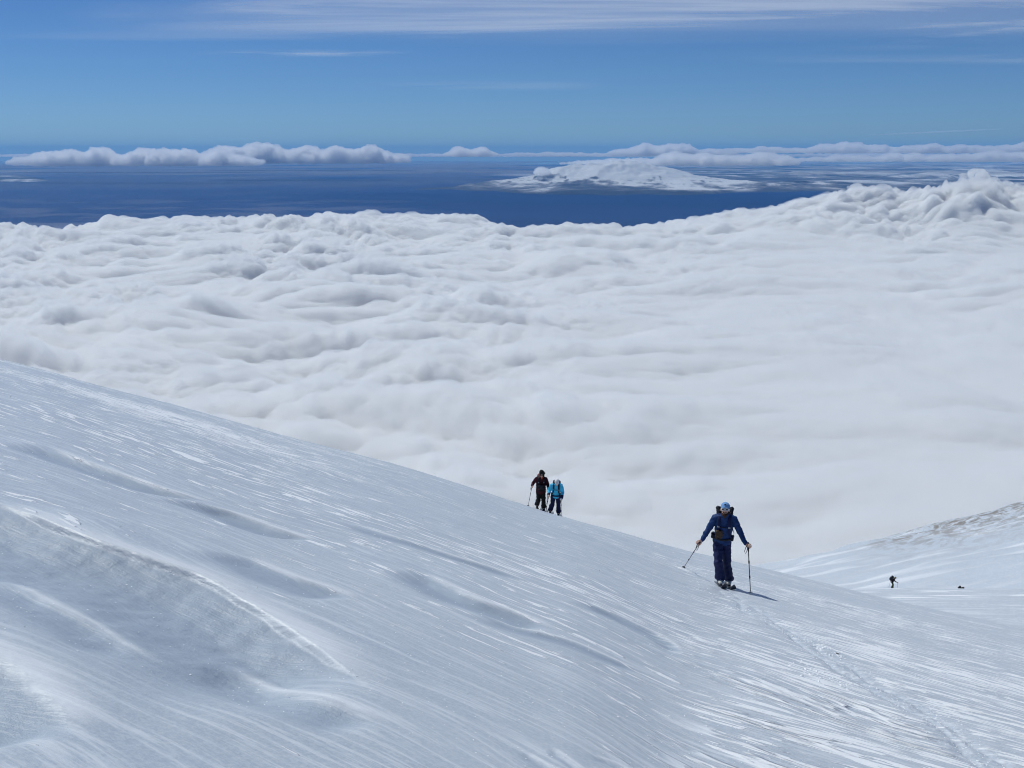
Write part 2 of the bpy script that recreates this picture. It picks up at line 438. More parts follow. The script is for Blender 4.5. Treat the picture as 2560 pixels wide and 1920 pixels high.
# ------------------------------------------------------------------ clouds
def cloud_vol(name, dens, g=.2, col=(.995, .996, 1.)):
    m = NT(name); m.t.nodes.remove(m.p)
    v = m.n('ShaderNodeVolumeScatter'); v.inputs['Density'].default_value = dens; v.inputs['Anisotropy'].default_value = g
    v.inputs['Color'].default_value = (*col, 1)
    m.l(v.outputs[0], m.out.inputs['Volume']); return m.m
m = NT('cloud_core')
m.p.inputs['Base Color'].default_value = (.93, .94, .95, 1); m.p.inputs['Roughness'].default_value = 1; m.p.inputs['Specular IOR Level'].default_value = 0
CLOUD = m.m
EDGE = curve([(-200, 558), (0, 556), (120, 566), (230, 566), (380, 556), (460, 545), (520, 536), (650, 529), (700, 534), (760, 524), (820, 517), (960, 520), (1030, 534),
              (1090, 532), (1130, 545), (1230, 555), (1370, 563), (1540, 570), (1640, 568), (1740, 556), (1850, 535), (2560, 520), (2900, 518)])
_bt, _bp = ray([1700, 1789, 1917, 2003, 2148, 2264, 2408, 2560, 2800], [556, 548, 530, 505, 485, 486, 465, 480, 470])
BANK = (_bt, (.0715 - _bp) * 10000)
def deck_h(x, y):
    t = x / y
    pe = cinterp(t, EDGE)
    De = 700 / pe * (1 + 0 * t)
    lx = x + perlin(x / 1500, y / 1500, 100) * 400; ly = y + perlin(x / 1500, y / 1500, 101) * 400
    # quieter, foggier to the right and near
    amp = .33 + .67 * sstep(.30, -.15, t + fbm(x / 3000, y / 3000, 2, 105) * .12) * sstep(1500, 3200, y) + .15 * sstep(4000, 6500, y) - .35 * sstep(7500, 11000, y)
    a1 = np.abs(perlin(lx / 1900, ly / 900, 102)); a2 = np.abs(perlin(lx / 880, ly / 400, 103)); a3 = np.abs(perlin(lx / 360, ly / 190, 104))
    a4 = np.abs(perlin(lx / 140, ly / 90, 106)); a5 = perlin(lx / 48, ly / 48, 107)
    big = perlin(lx / 3300, ly / 2600, 108)
    h = -790 + big * 60 + (a1 * 150 + a2 * 122 + a3 * 62 + a4 * 30 + a5 * 12 - 108) * amp
    h = h + 60 * sstep(5000, 9500, y)
    tb = np.interp(t, BANK[0], BANK[1])                      # the cumulus bank rises out of the deck
    h = h + np.maximum(0, tb) * np.exp(-((y - 10000) / np.where(y < 10000, 900., 1500.)) ** 2) * (.84 + .75 * (a2 * .3 + a3 * .4 + a4 * .4))
    # rolling off at the far edge
    rim = De + perlin(x / 900, y / 4000, 109) * 350 * (t < .25) + a3 * 300 + sstep(.12, .2, t) * 900
    k = (y - rim * .93) / (rim * .16)
    h = h - 900 * np.clip(k, 0, 3) ** 1.6
    return h
VAP = cloud_vol('cloud_vapour', .04, .1)
t_ax = np.linspace(-.75, .75, 1200); y_ax = np.geomspace(650, 15500, 1050)
T, Y = np.meshgrid(t_ax, y_ax); X = T * Y
H = np.maximum(deck_h(X, Y), -1500)
core = grid_obj('cloud_sea', X, Y, H - 100, CLOUD); tag(core, kind='stuff')
def closed_grid(name, X, Y, Ht, Hb, mat):
    nr, nc = X.shape; n = nr * nc
    co = np.concatenate([np.stack([X, Y, Ht], -1).reshape(-1, 3), np.stack([X, Y, Hb], -1).reshape(-1, 3)]).astype(np.float32)
    i = np.arange(n).reshape(nr, nc)
    q = np.stack([i[:-1, :-1], i[:-1, 1:], i[1:, 1:], i[1:, :-1]], -1).reshape(-1, 4)
    e = [i[0, :], i[:, -1], i[-1, ::-1], i[::-1, 0]]
    sk = np.concatenate([np.stack([a[:-1], a[:-1] + n, a[1:] + n, a[1:]], -1) for a in e])
    q = np.concatenate([q, q[:, ::-1] + n, sk]); nf = len(q)
    me = bpy.data.meshes.new(name)
    me.vertices.add(len(co)); me.vertices.foreach_set('co', co.ravel())
    me.loops.add(nf * 4); me.loops.foreach_set('vertex_index', q.ravel().astype(np.int32))
    me.polygons.add(nf); me.polygons.foreach_set('loop_start', (np.arange(nf) * 4).astype(np.int32))
    me.update(calc_edges=True); me.materials.append(mat)
    o = bpy.data.objects.new(name, me); C.objects.link(o); return o
veil = closed_grid('cloud_vapour', X, Y, H, H - 135, VAP); veil.parent = core

def eval_remesh(ob, voxel):
    md = ob.modifiers.new('r', 'REMESH'); md.mode = 'VOXEL'; md.voxel_size = voxel; md.use_smooth_shade = True
    dg = bpy.context.evaluated_depsgraph_get(); dg.update()
    me = bpy.data.meshes.new_from_object(ob.evaluated_get(dg)); me.name = ob.name
    old = ob.data; mats = list(old.materials); ob.modifiers.clear(); ob.data = me
    if not me.materials:
        for q in mats: me.materials.append(q)
    me.shade_smooth(); bpy.data.meshes.remove(old); return ob
ICO = bmesh.new(); bmesh.ops.create_icosphere(ICO, subdivisions=2, radius=1)
ICO_V = np.array([v.co[:] for v in ICO.verts]); ICO_F = np.array([[v.index for v in f.verts] for f in ICO.faces])
def spheres_mesh(name, cs, mat):
    """cs: (x, y, z, r, squash)"""
    V = np.concatenate([ICO_V * [c[3], c[3], c[3] * c[4]] + c[:3] for c in cs])
    Fc = np.concatenate([ICO_F + k * len(ICO_V) for k in range(len(cs))])
    return mesh_obj(name, V, Fc.tolist(), mat)
def vnormals(me):
    n = np.zeros(len(me.vertices) * 3, np.float32); me.vertices.foreach_get('normal', n); return n.reshape(-1, 3)
def displace(ob, fn):
    me = ob.data; co = np.zeros(len(me.vertices) * 3, np.float32); me.vertices.foreach_get('co', co); co = co.reshape(-1, 3)
    co = co + vnormals(me) * fn(co)[:, None]
    me.vertices.foreach_set('co', co.astype(np.float32).ravel()); me.update()
FARV = cloud_vol('far_vapour', .0045, .45)
def cumulus(label, top, base_y, D, voxel, dens, group=None, rs=(.36, .75), n=3, depth=1.2, seed=0, name='cumulus_cloud', step_px=None, mat=None):
    """a heap of cloud at distance D whose crest follows the skyline points `top` and whose flat foot lies at photo line base_y"""
    rr = random.Random(seed)
    tx, tp = ray([q[0] for q in top], [q[1] for q in top])
    bt, bp = ray([q[0] for q in top], [base_y] * len(top))
    mpp = D / F_PX
    cs = []; x0, x1 = tx[0] * D, tx[-1] * D
    H = np.array([(b - a) * D for a, b in zip(tp, bp)])
    hm = H.max(); x = x0
    while x < x1:
        tt = x / D; zt = -float(np.interp(tt, tx, tp)) * D; zb = -float(np.interp(tt, bt, bp)) * D
        zt = zb + (zt - zb) * (.86 + .34 * float(perlin(x / (hm * 1.1), 3.3 + seed, seed))); h = max(zt - zb, hm * .08); zb += h * .25 * float(perlin(x / (hm * 1.7), 9.1 + seed, seed + 3))
        for k in range(n):
            f = rr.random() if k else 1.
            r = h * rr.uniform(*rs) * (1 if k else .6)
            r = max(r, hm * .07)
            top_z = zb + (zt - zb) * (.35 + .65 * f)
            yy = D + rr.uniform(-1, 1) * depth * hm * (1 - .55 * f)
            cs.append((x * yy / D + rr.uniform(-.3, .3) * r, yy, max(top_z - r, zb + r * .3), r, 1.))
            for j in range(3):
                a = rr.uniform(0, 2 * math.pi); e = rr.uniform(0, 1.2); r2 = r * rr.uniform(.25, .45)
                cs.append((x * yy / D + math.cos(a) * math.cos(e) * r * .95, yy + math.sin(a) * math.cos(e) * r * .95, max(top_z - r + math.sin(e) * r * .85, zb), r2, 1.))
        x += max(h, hm * .2) * rr.uniform(.16, .30)
    ob = spheres_mesh(name, cs, mat or (FARV if D > 50000 else cloud_vol('cumulus_vapour', dens, .4)))
    ob2 = None
    me = ob.data; o = Vector((0.5 * (x0 + x1), D, float(-np.interp(.5 * (x0 + x1) / D, bt, bp) * D)))
    co = np.zeros(len(me.vertices) * 3, np.float32); me.vertices.foreach_get('co', co); co = co.reshape(-1, 3) - np.array(o)
    co[:, 2] = np.maximum(co[:, 2], -hm * .10)
    me.vertices.foreach_set('co', co.ravel()); ob.location = o
    eval_remesh(ob, voxel)
    s1 = hm * .22; s2 = hm * .09
    displace(ob, lambda c: (perlin((c[:, 0] + c[:, 2] * .6) / s1, (c[:, 1] - c[:, 2] * .8) / s1, seed) * .10 + np.abs(perlin((c[:, 0] - c[:, 2] * .7) / s2, (c[:, 1] + c[:, 2]) / s2, seed + 5)) * .028) * hm)
    if ob2: ob2['kind'] = 'stuff'; ob2.parent = ob; ob2.matrix_parent_inverse = Matrix.Translation(-o)
    tag(ob, label, 'cloud', group); return ob
G1 = 'cumulus clouds standing along the horizon'
cumulus('long bank of creamy cumulus heaps on the horizon, leftmost of the horizon clouds', [(15, 402), (40, 392), (90, 385), (150, 372), (220, 361), (270, 368), (295, 384), (340, 370), (390, 357), (440, 360), (480, 374), (520, 378), (560, 368), (620, 385), (660, 398)], 408, 70000, 75, .012, G1, seed=1)
cumulus('tall grey-blue and white cumulus wall on the horizon right of the creamy heaps', [(510, 380), (545, 362), (600, 358), (640, 352), (680, 364), (740, 362), (800, 368), (860, 360), (930, 362), (975, 374), (1020, 384)], 402, 78000, 85, .012, G1, seed=2)
cumulus('small lone cumulus dome on the horizon left of the picture centre line', [(1110, 382), (1140, 366), (1175, 361), (1210, 364), (1245, 380)], 388, 80000, 70, .012, G1, seed=3)
cumulus('thin flat strip of cloud on the horizon left of the snowy massif', [(1240, 384), (1300, 379), (1400, 379), (1520, 382)], 389, 90000, 60, .01, G1, seed=4)
cumulus('faint continuous line of cloud tops along the whole horizon, behind all other clouds', [(-200, 386), (0, 384), (200, 382), (420, 384), (640, 381), (900, 384), (1050, 382), (1200, 385), (1400, 383), (1600, 381), (1900, 384), (2200, 380), (2400, 383), (2700, 381)], 391, 118000, 120, .004, G1, seed=14, n=2)
cumulus('high cumulus heap on the horizon behind the snowy massif', [(1510, 384), (1540, 368), (1600, 361), (1650, 353), (1700, 355), (1740, 368), (1800, 372), (1840, 380)], 386, 90000, 80, .012, G1, seed=5)
cumulus('low row of rounded cumulus just above the flat-topped snowy massif', [(1400, 412), (1440, 400), (1530, 393), (1630, 394), (1680, 376), (1750, 372), (1800, 388), (1850, 384), (1900, 375), (1960, 386), (2000, 400)], 409, 68000, 70, .012, G1, seed=6)
cumulus('long ragged cumulus row on the horizon at the right edge', [(1790, 372), (1900, 364), (2000, 368), (2060, 360), (2110, 347), (2170, 358), (2250, 366), (2330, 353), (2400, 362), (2500, 358), (2600, 348), (2700, 360)], 379, 92000, 90, .01, G1, seed=7)
cumulus('dim bluish cloud row below the ragged one at the right edge of the horizon', [(1990, 394), (2100, 384), (2180, 388), (2270, 376), (2330, 386), (2420, 382), (2500, 374), (2600, 370), (2700, 380)], 401, 80000, 90, .006, G1, seed=8)
cumulus('tiny round cloud puff floating left of the snowy massif', [(1338, 425), (1346, 412), (1358, 408), (1368, 416), (1374, 426)], 434, 60000, 25, .02, G1, seed=9)
cumulus('big bright cumulus bank rising out of the cloud sea at the right', [(1731, 556), (1789, 538), (1860, 522), (1917, 508), (1974, 503), (2003, 480), (2032, 470), (2060, 474), (2090, 470), (2108, 462), (2148, 449), (2183, 447), (2200, 462), (2235, 468), (2264, 456), (2322, 452), (2368, 441), (2408, 429), (2455, 418), (2495, 426), (2524, 442), (2570, 450), (2640, 440), (2700, 460)], 560, 10000, 9, .02, None, rs=(.10, .22), seed=10, n=9, depth=.9)

# a thin dark sliver of cloud hanging above the right-hand horizon clouds
lt, lp = ray([2150, 2335, 2520], [337, 330, 320]); LD = 85000.
lc = spheres_mesh('lenticular_cloud', [(0, 0, 0, 1., 1.)], cloud_vol('lenticular_vapour', .0016, .0, (.06, .12, .22)))
lc.location = (float(lt[1]) * LD, LD, float(-lp[1]) * LD); lc.scale = (float(lt[2] - lt[0]) * LD / 2, 2200, 75)
lc.rotation_euler = (0, -math.atan2(float(lp[0] - lp[2]), float(lt[2] - lt[0])), 0)
tag(lc, 'long thin dark sliver of cloud in the sky above the right-hand horizon clouds', 'cloud')

# ------------------------------------------------------------------ thin sheets of cloud
def sheet(name, z, y0, y1, t0, t1, fn, label, nr=400, nc=900, bright=.9):
    T, Y = np.meshgrid(np.linspace(t0, t1, nc), np.geomspace(y0, y1, nr)); X = T * Y
    a = np.clip(fn(X, Y, T), 0, 1)
    m = NT(name)
    m.t.nodes.remove(m.p)
    d = m.n('ShaderNodeBsdfDiffuse'); d.inputs[0].default_value = (bright,) * 3 + (1,)
    tl = m.n('ShaderNodeBsdfTranslucent'); tl.inputs[0].default_value = (.97, .98, 1, 1)
    tr = m.n('ShaderNodeBsdfTransparent'); mx = m.n('ShaderNodeMixShader'); mx.inputs[0].default_value = .5
    mx.inputs[0].default_value = .7
    m.l(d.outputs[0], mx.inputs[1]); m.l(tl.outputs[0], mx.inputs[2])
    m2 = m.n('ShaderNodeMixShader'); m.l(m.attr('cover'), m2.inputs[0]); m.l(tr.outputs[0], m2.inputs[1]); m.l(mx.outputs[0], m2.inputs[2])
    m.l(m2.outputs[0], m.out.inputs['Surface'])
    o = grid_obj(name, X, Y, np.full_like(X, z), m.m, {'cover': a}); tag(o, kind='stuff'); return o
def cirrus(X, Y, T):
    el = 6000. / Y                                    # tangent of the height above the level line
    xx = X / 1000; yy = Y / 1000 + X / 9000.
    f = fbm(xx / 22 + perlin(xx / 30, yy / 12, 201) * .8, yy / 9., 6, 200, g=.62)
    g = fbm(xx / 60, yy / 14, 3, 210)
    edge = sstep(.088, .118, el + T * .022 + g * .012)
    a = edge * (.26 + .20 * g + .55 * sstep(-.35, .9, f + g * .5)) * sstep(-.42, .05, T + g * .15)
    a = a + .55 * np.exp(-((el - .0905 + (T + .17) * .004) / .0022) ** 2) * sstep(-.31, -.22, T) * sstep(-.08, -.16, T) * sstep(-.5, .5, f)
    a = a + .22 * np.exp(-((el - .062) / .003) ** 2) * sstep(-.16, 0, T) * sstep(.10, .02, T) * sstep(-.6, .5, f)
    return a * .6
sheet('cirrus_cloud', 6000., 30000, 130000, -.75, .75, cirrus, 'x')
def stratus(X, Y, T):
    f = fbm(X / 9000, Y / 16000, 5, 220, g=.6)
    lf = sstep(.12, -.1, T) * .45 + .1
    a = sstep(-.7, .7, f + lf) * (.62 + .25 * sstep(80000, 120000, Y)) * sstep(50000, 72000, Y + fbm(X / 9000, Y / 9000, 2, 221) * 9000 + 8000 * T)
    return a
sheet('stratus_cloud', -1180., 46000, 180000, -.8, .9, stratus, 'x', bright=.75)
def veil_f(X, Y, T):
    f = fbm(X / 1500 + Y / 8000, Y / 1600, 5, 230, g=.55)
    a = sstep(.02, 1., f + .25) * .24 * sstep(.02, -.16, T + f * .05) * sstep(29000, 19000, Y) * sstep(12000, 14500, Y)
    return a
sheet('low_cloud_veil', -1020., 11500, 30000, -.75, .2, veil_f, 'x')

# ------------------------------------------------------------------ people and their gear
def ring(c, ax, rx, ry, xref, n=16):
    """ring of n points about c, perpendicular to ax, radius rx along xref and ry across"""
    ax = ax.normalized(); xr = (xref - ax * xref.dot(ax))
    xr = xr.normalized() if xr.length > 1e-6 else ax.orthogonal().normalized()
    yr = ax.cross(xr)
    return [c + xr * (math.cos(a) * rx) + yr * (math.sin(a) * ry) for a in [2 * math.pi * k / n for k in range(n)]]
def limb(V, Fc, pts, radii, xref=Vector((1, 0, 0)), n=16, flat=False):
    """closed tapered tube through pts; a radius may be (rx, ry)"""
    pts = [Vector(p) for p in pts]; R = [(r, r) if isinstance(r, (int, float)) else r for r in radii]
    rings = []; N = len(pts)
    def tan(i): return (pts[min(i + 1, N - 1)] - pts[max(i - 1, 0)])
    def cap(i, sgn):
        t = tan(i).normalized(); out = []
        for a in (75, 50, 25):
            k = math.radians(a); h = min(R[i]) * (.05 if flat else 1)
            out.append(ring(pts[i] + t * sgn * math.sin(k) * h, tan(i), R[i][0] * math.cos(k), R[i][1] * math.cos(k), xref, n))
        return out
    rings += cap(0, -1)
    for i in range(N): rings.append(ring(pts[i], tan(i), R[i][0], R[i][1], xref, n))
    rings += cap(N - 1, 1)[::-1]
    b = len(V)
    for r in rings: V += r
    for j in range(len(rings) - 1):
        for k in range(n):
            k2 = (k + 1) % n; Fc.append((b + j * n + k, b + j * n + k2, b + (j + 1) * n + k2, b + (j + 1) * n + k))
    Fc.append(tuple(b + k for k in range(n))[::-1]); e = b + (len(rings) - 1) * n; Fc.append(tuple(e + k for k in range(n)))
class Blob:
    def __init__(s): s.V = []; s.F = []
    def limb(s, pts, radii, **k): limb(s.V, s.F, pts, radii, **k); return s
    def ball(s, c, r, sq=(1, 1, 1), rot=None):
        b = len(s.V); R = rot or Matrix.Identity(3)
        for v in ICO_V: s.V.append(Vector(c) + R @ Vector((v[0] * r * sq[0], v[1] * r * sq[1], v[2] * r * sq[2])))
        for f in ICO_F: s.F.append(tuple(int(q) + b for q in f))
        return s
    def box(s, c, sz, rot=None, bev=.2):
        """soft box made of rounded rings"""
        R = rot or Matrix.Identity(3); b = len(s.V); hx, hy, hz = [q / 2 for q in sz]; lv = []
        for z, k in ((-1, 1 - bev), (-1 + bev, 1), (1 - bev, 1), (1, 1 - bev)):
            pts = []
            for a in range(16):
                th = 2 * math.pi * (a + .5) / 16; cx, cy = math.cos(th), math.sin(th); q = max(abs(cx), abs(cy)) ** .75
                pts.append(Vector((cx / q * hx * k, cy / q * hy * k, z * hz)))
            lv.append(pts)
        for p in lv: s.V += [Vector(c) + R @ q for q in p]
        for j in range(3):
            for k in range(16):
                k2 = (k + 1) % 16; s.F.append((b + j * 16 + k, b + j * 16 + k2, b + (j + 1) * 16 + k2, b + (j + 1) * 16 + k))
        s.F.append(tuple(b + k for k in range(16))[::-1]); s.F.append(tuple(b + 48 + k for k in range(16)))
        return s
    def make(s, name, mat, parent=None, voxel=None, wr=0., wf=18, seed=0):
        o = mesh_obj(name, s.V, s.F, mat)
        if voxel: eval_remesh(o, voxel)
        if wr:
            displace(o, lambda c: wr * (perlin((c[:, 0] + c[:, 2] * .5) * wf * .6, (c[:, 2] - c[:, 0] * .4 + c[:, 1] * .6) * wf, seed)
                                        + .5 * perlin((c[:, 1] + c[:, 2]) * wf * 1.5, (c[:, 0] - c[:, 2] * .6) * wf * 1.6, seed + 1)))
        if parent: o.parent = parent
        return o
def hand(B, wrist, palm_dir, up, side, s=1.):
    """fist closed round a pole grip: palm, four bent fingers of different length, thumb off the side.
    palm_dir wrist->knuckles, up = direction the fingers wrap towards, side = thumb direction along the grip"""
    W = Vector(wrist); d = Vector(palm_dir).normalized(); sd = Vector(side); sd = (sd - d * sd.dot(d)).normalized(); n = d.cross(sd)
    if n.dot(Vector(up)) < 0: n = -n
    B.limb([W, W + d * .035 * s, W + d * .082 * s], [(.026 * s, .019 * s), (.036 * s, .017 * s), (.040 * s, .015 * s)], xref=sd)
    for k, (L, r) in enumerate(((.068, .0085), (.076, .009), (.072, .0085), (.056, .0075))):
        base = W + d * .080 * s + sd * (.030 - .020 * k) * s
        a = base + d * L * .40 * s + n * .008 * s; b = a - d * L * .05 * s + n * L * .42 * s; c = b - d * L * .38 * s + n * .004 * s
        B.limb([base, a, b, c], [r * s * 1.08, r * s, r * s * .92, r * s * .8], n=8)
    t0 = W + d * .030 * s + sd * .030 * s; t1 = t0 + d * .028 * s + sd * .014 * s + n * .018 * s; t2 = t1 + d * .022 * s - sd * .006 * s + n * .020 * s
    B.limb([t0, t1, t2], [.013 * s, .011 * s, .009 * s], n=8)

def person_root(X, Y, label, dist=None, face=None, sink=0.):
    """X, Y: photo point between the feet"""
    if dist is None: g = ground(X, Y)
    else: t, _ = ray(X, Y); g = np.array([float(t) * dist, dist])
    return g
class Fig:
    def __init__(s, X, Y, dist=None, turn=0., scale=1., sink=0.):
        s.g = person_root(X, Y, '', dist); s.sc = scale; s.ang = -math.atan2(s.g[0], s.g[1]) + turn
        s.z = surf(*s.g) - sink
        s.M = Matrix.Translation((s.g[0], s.g[1], s.z)) @ Matrix.Rotation(s.ang, 4, 'Z') @ Matrix.Scale(scale, 4)
    def place(s, o): o.matrix_world = s.M; return o
    def gz(s, x, y):
        """height of the snow under local point (x, y), in local units"""
        w_ = s.M @ Vector((x, y, 0)); return (surf(w_.x, w_.y) - s.z) / s.sc

def ski_pole(fig, hand_p, tip_xy, label, group, sink=.03, shaft=None, grip_up=None, col=None):
    tip = Vector((tip_xy[0], tip_xy[1], fig.gz(*tip_xy) - sink)); hp = Vector(hand_p); d = (hp - tip).normalized(); L = (hp - tip).length
    root = fig.place(Blob().limb([tip + d * .10, tip + d * (L - .08)], [.0075, .0095], n=10).make('ski_pole', MP['pole'] if col is None else col))
    tag(root, label, 'ski pole', group)
    Blob().limb([hp - d * .10, hp - d * .04, hp + d * .02, hp + d * .065], [.014, .0165, .015, .019], n=12).make('grip', MP['rubber'], root)
    Blob().limb([tip, tip + d * .11], [.003, .0055], n=8).make('tip', MP['steel'], root)
    bz = tip + d * .075
    Blob().limb([bz, bz + d * .012], [.045, .03], flat=True).make('basket', MP['rubber'], root)
    for f in (.38, .68):
        q = tip + d * L * f; Blob().limb([q - d * .02, q + d * .02], [.0145, .0145], n=10).make('clamp', MP['rubber'], root)
    side = d.orthogonal().normalized()
    B = Blob(); lp = [hp + d * .05 + Vector((-.0, -.01, 0)), hp + Vector((-.045, -.03, -.02)), hp + Vector((-.065, -.03, -.10)), hp + Vector((-.045, -.03, -.155)), hp + Vector((-.02, -.03, -.09)), hp + d * .03]
    B.limb(lp, [.006] * 6, n=6).make('wrist_strap', MP['rubber'], root)
    return root
def ski(fig, foot, heading, label, group, mat, L=1.75):
    """touring ski under the boot, following the snow"""
    a = math.atan2(heading[1], heading[0]); hx, hy = math.cos(a), math.sin(a); px, py = -hy, hx
    V = []; Fc = []; n = 28
    f0, f1 = -L * .46, L * .54
    zc = fig.gz(foot[0], foot[1]); e = .25
    zf = (fig.gz(foot[0] + hx * .5, foot[1] + hy * .5) - fig.gz(foot[0] - hx * .5, foot[1] - hy * .5))
    for k in range(n + 1):
        q = k / n; sdist = f0 + (f1 - f0) * q
        wd = .045 + .012 * abs(2 * q - 1) ** 2
        if q > .93: wd *= math.sqrt(max(0, 1 - ((q - .93) / .07) ** 2)) * .97 + .03
        if q < .03: wd *= .8
        rise = .12 * max(0, (q - .86) / .14) ** 2
        cx, cy = foot[0] + hx * sdist, foot[1] + hy * sdist
        z = zc + zf * sdist + .012 + rise
        for (o_, h) in ((-1, 0), (1, 0), (.92, .016), (-.92, .016)): V.append(Vector((cx + px * o_ * wd, cy + py * o_ * wd, z + h)))
    for k in range(n):
        b = k * 4
        for j in range(4): Fc.append((b + j, b + (j + 1) % 4, b + 4 + (j + 1) % 4, b + 4 + j))
    Fc.append((3, 2, 1, 0)); b = n * 4; Fc.append((b, b + 1, b + 2, b + 3))
    o = fig.place(mesh_obj('touring_ski', V, Fc, mat, smooth=False)); tag(o, label, 'ski', group)
    rot = Matrix.Rotation(a, 3, 'Z')
    for sdist in (.14, -.14): Blob().box((foot[0] + hx * sdist, foot[1] + hy * sdist, zc + zf * sdist + .045), (.09, .075, .04), rot).make('binding', MP['binding'], o)
    return o, zc + .055
MP = {
 'skin': cloth('skin', (.68, .42, .32), .5, .4, .12, 40, .1), 'beard': cloth('beard', (.07, .04, .03), .9, .1, .4, 120, .8),
 'cap': cloth('cap_fabric', (.20, .38, .66), .85, .1, .15, 60, .3), 'emblem': cloth('emblem', (.01, .02, .06), .8, .1, .1, 50, 0),
 'jacket': cloth('blue_jacket', (.011, .042, .15), .65, .25, .35, 14, .5), 'pants': cloth('blue_trousers', (.014, .022, .085), .7, .25, .3, 14, .5),
 'pack': cloth('black_nylon', (.008, .010, .018), .6, .3, .4, 30, .5), 'rubber': cloth('black_rubber', (.012, .012, .016), .5, .4, .1, 40, 0),
 'lens': cloth('dark_lens', (.004, .004, .005), .12, .6, .1, 10, 0), 'frame': cloth('white_frame', (.75, .75, .76), .4, .4, .05, 10, 0),
 'pole': cloth('dark_pole', (.02, .022, .035), .35, .5, .1, 10, 0, .3), 'steel': cloth('steel', (.5, .5, .52), .35, .5, .05, 10, 0, 1.),
 'paleboot': cloth('pale_boot_shell', (.62, .62, .55), .45, .4, .15, 20, .1), 'binding': cloth('binding', (.03, .03, .04), .4, .5, .2, 20, 0),
 'ski_dark': cloth('dark_ski', (.03, .035, .05), .35, .5, .5, 6, 0), 'ski_pale': cloth('pale_ski', (.55, .57, .58), .35, .5, .2, 6, 0),
 'brown': cloth('brown_leather', (.06, .035, .018), .6, .3, .5, 50, .4), 'grey': cloth('grey_webbing', (.30, .31, .36), .7, .2, .2, 40, .2),
 'maroon': cloth('maroon_jacket', (.045, .005, .014), .7, .2, .45, 12, .5), 'black': cloth('black_trousers', (.010, .011, .012), .7, .2, .4, 14, .5),
 'orange': cloth('orange_hood_lining', (.65, .10, .05), .7, .2, .2, 20, .2), 'cyan': cloth('cyan_jacket', (.05, .50, .85), .6, .3, .3, 12, .5),
 'navy': cloth('navy_fabric', (.010, .018, .07), .7, .2, .35, 14, .5), 'white': cloth('white_fabric', (.80, .80, .80), .8, .1, .06, 30, .2),
 'pink': cloth('pink_patch', (.35, .12, .20), .8, .1, .2, 30, .2), 'olive': cloth('olive_fabric', (.035, .045, .015), .8, .1, .3, 14, .4), 'yellow': cloth('mustard_hat', (.22, .19, .03), .8, .1, .2, 30, .3),
}
V3 = Vector

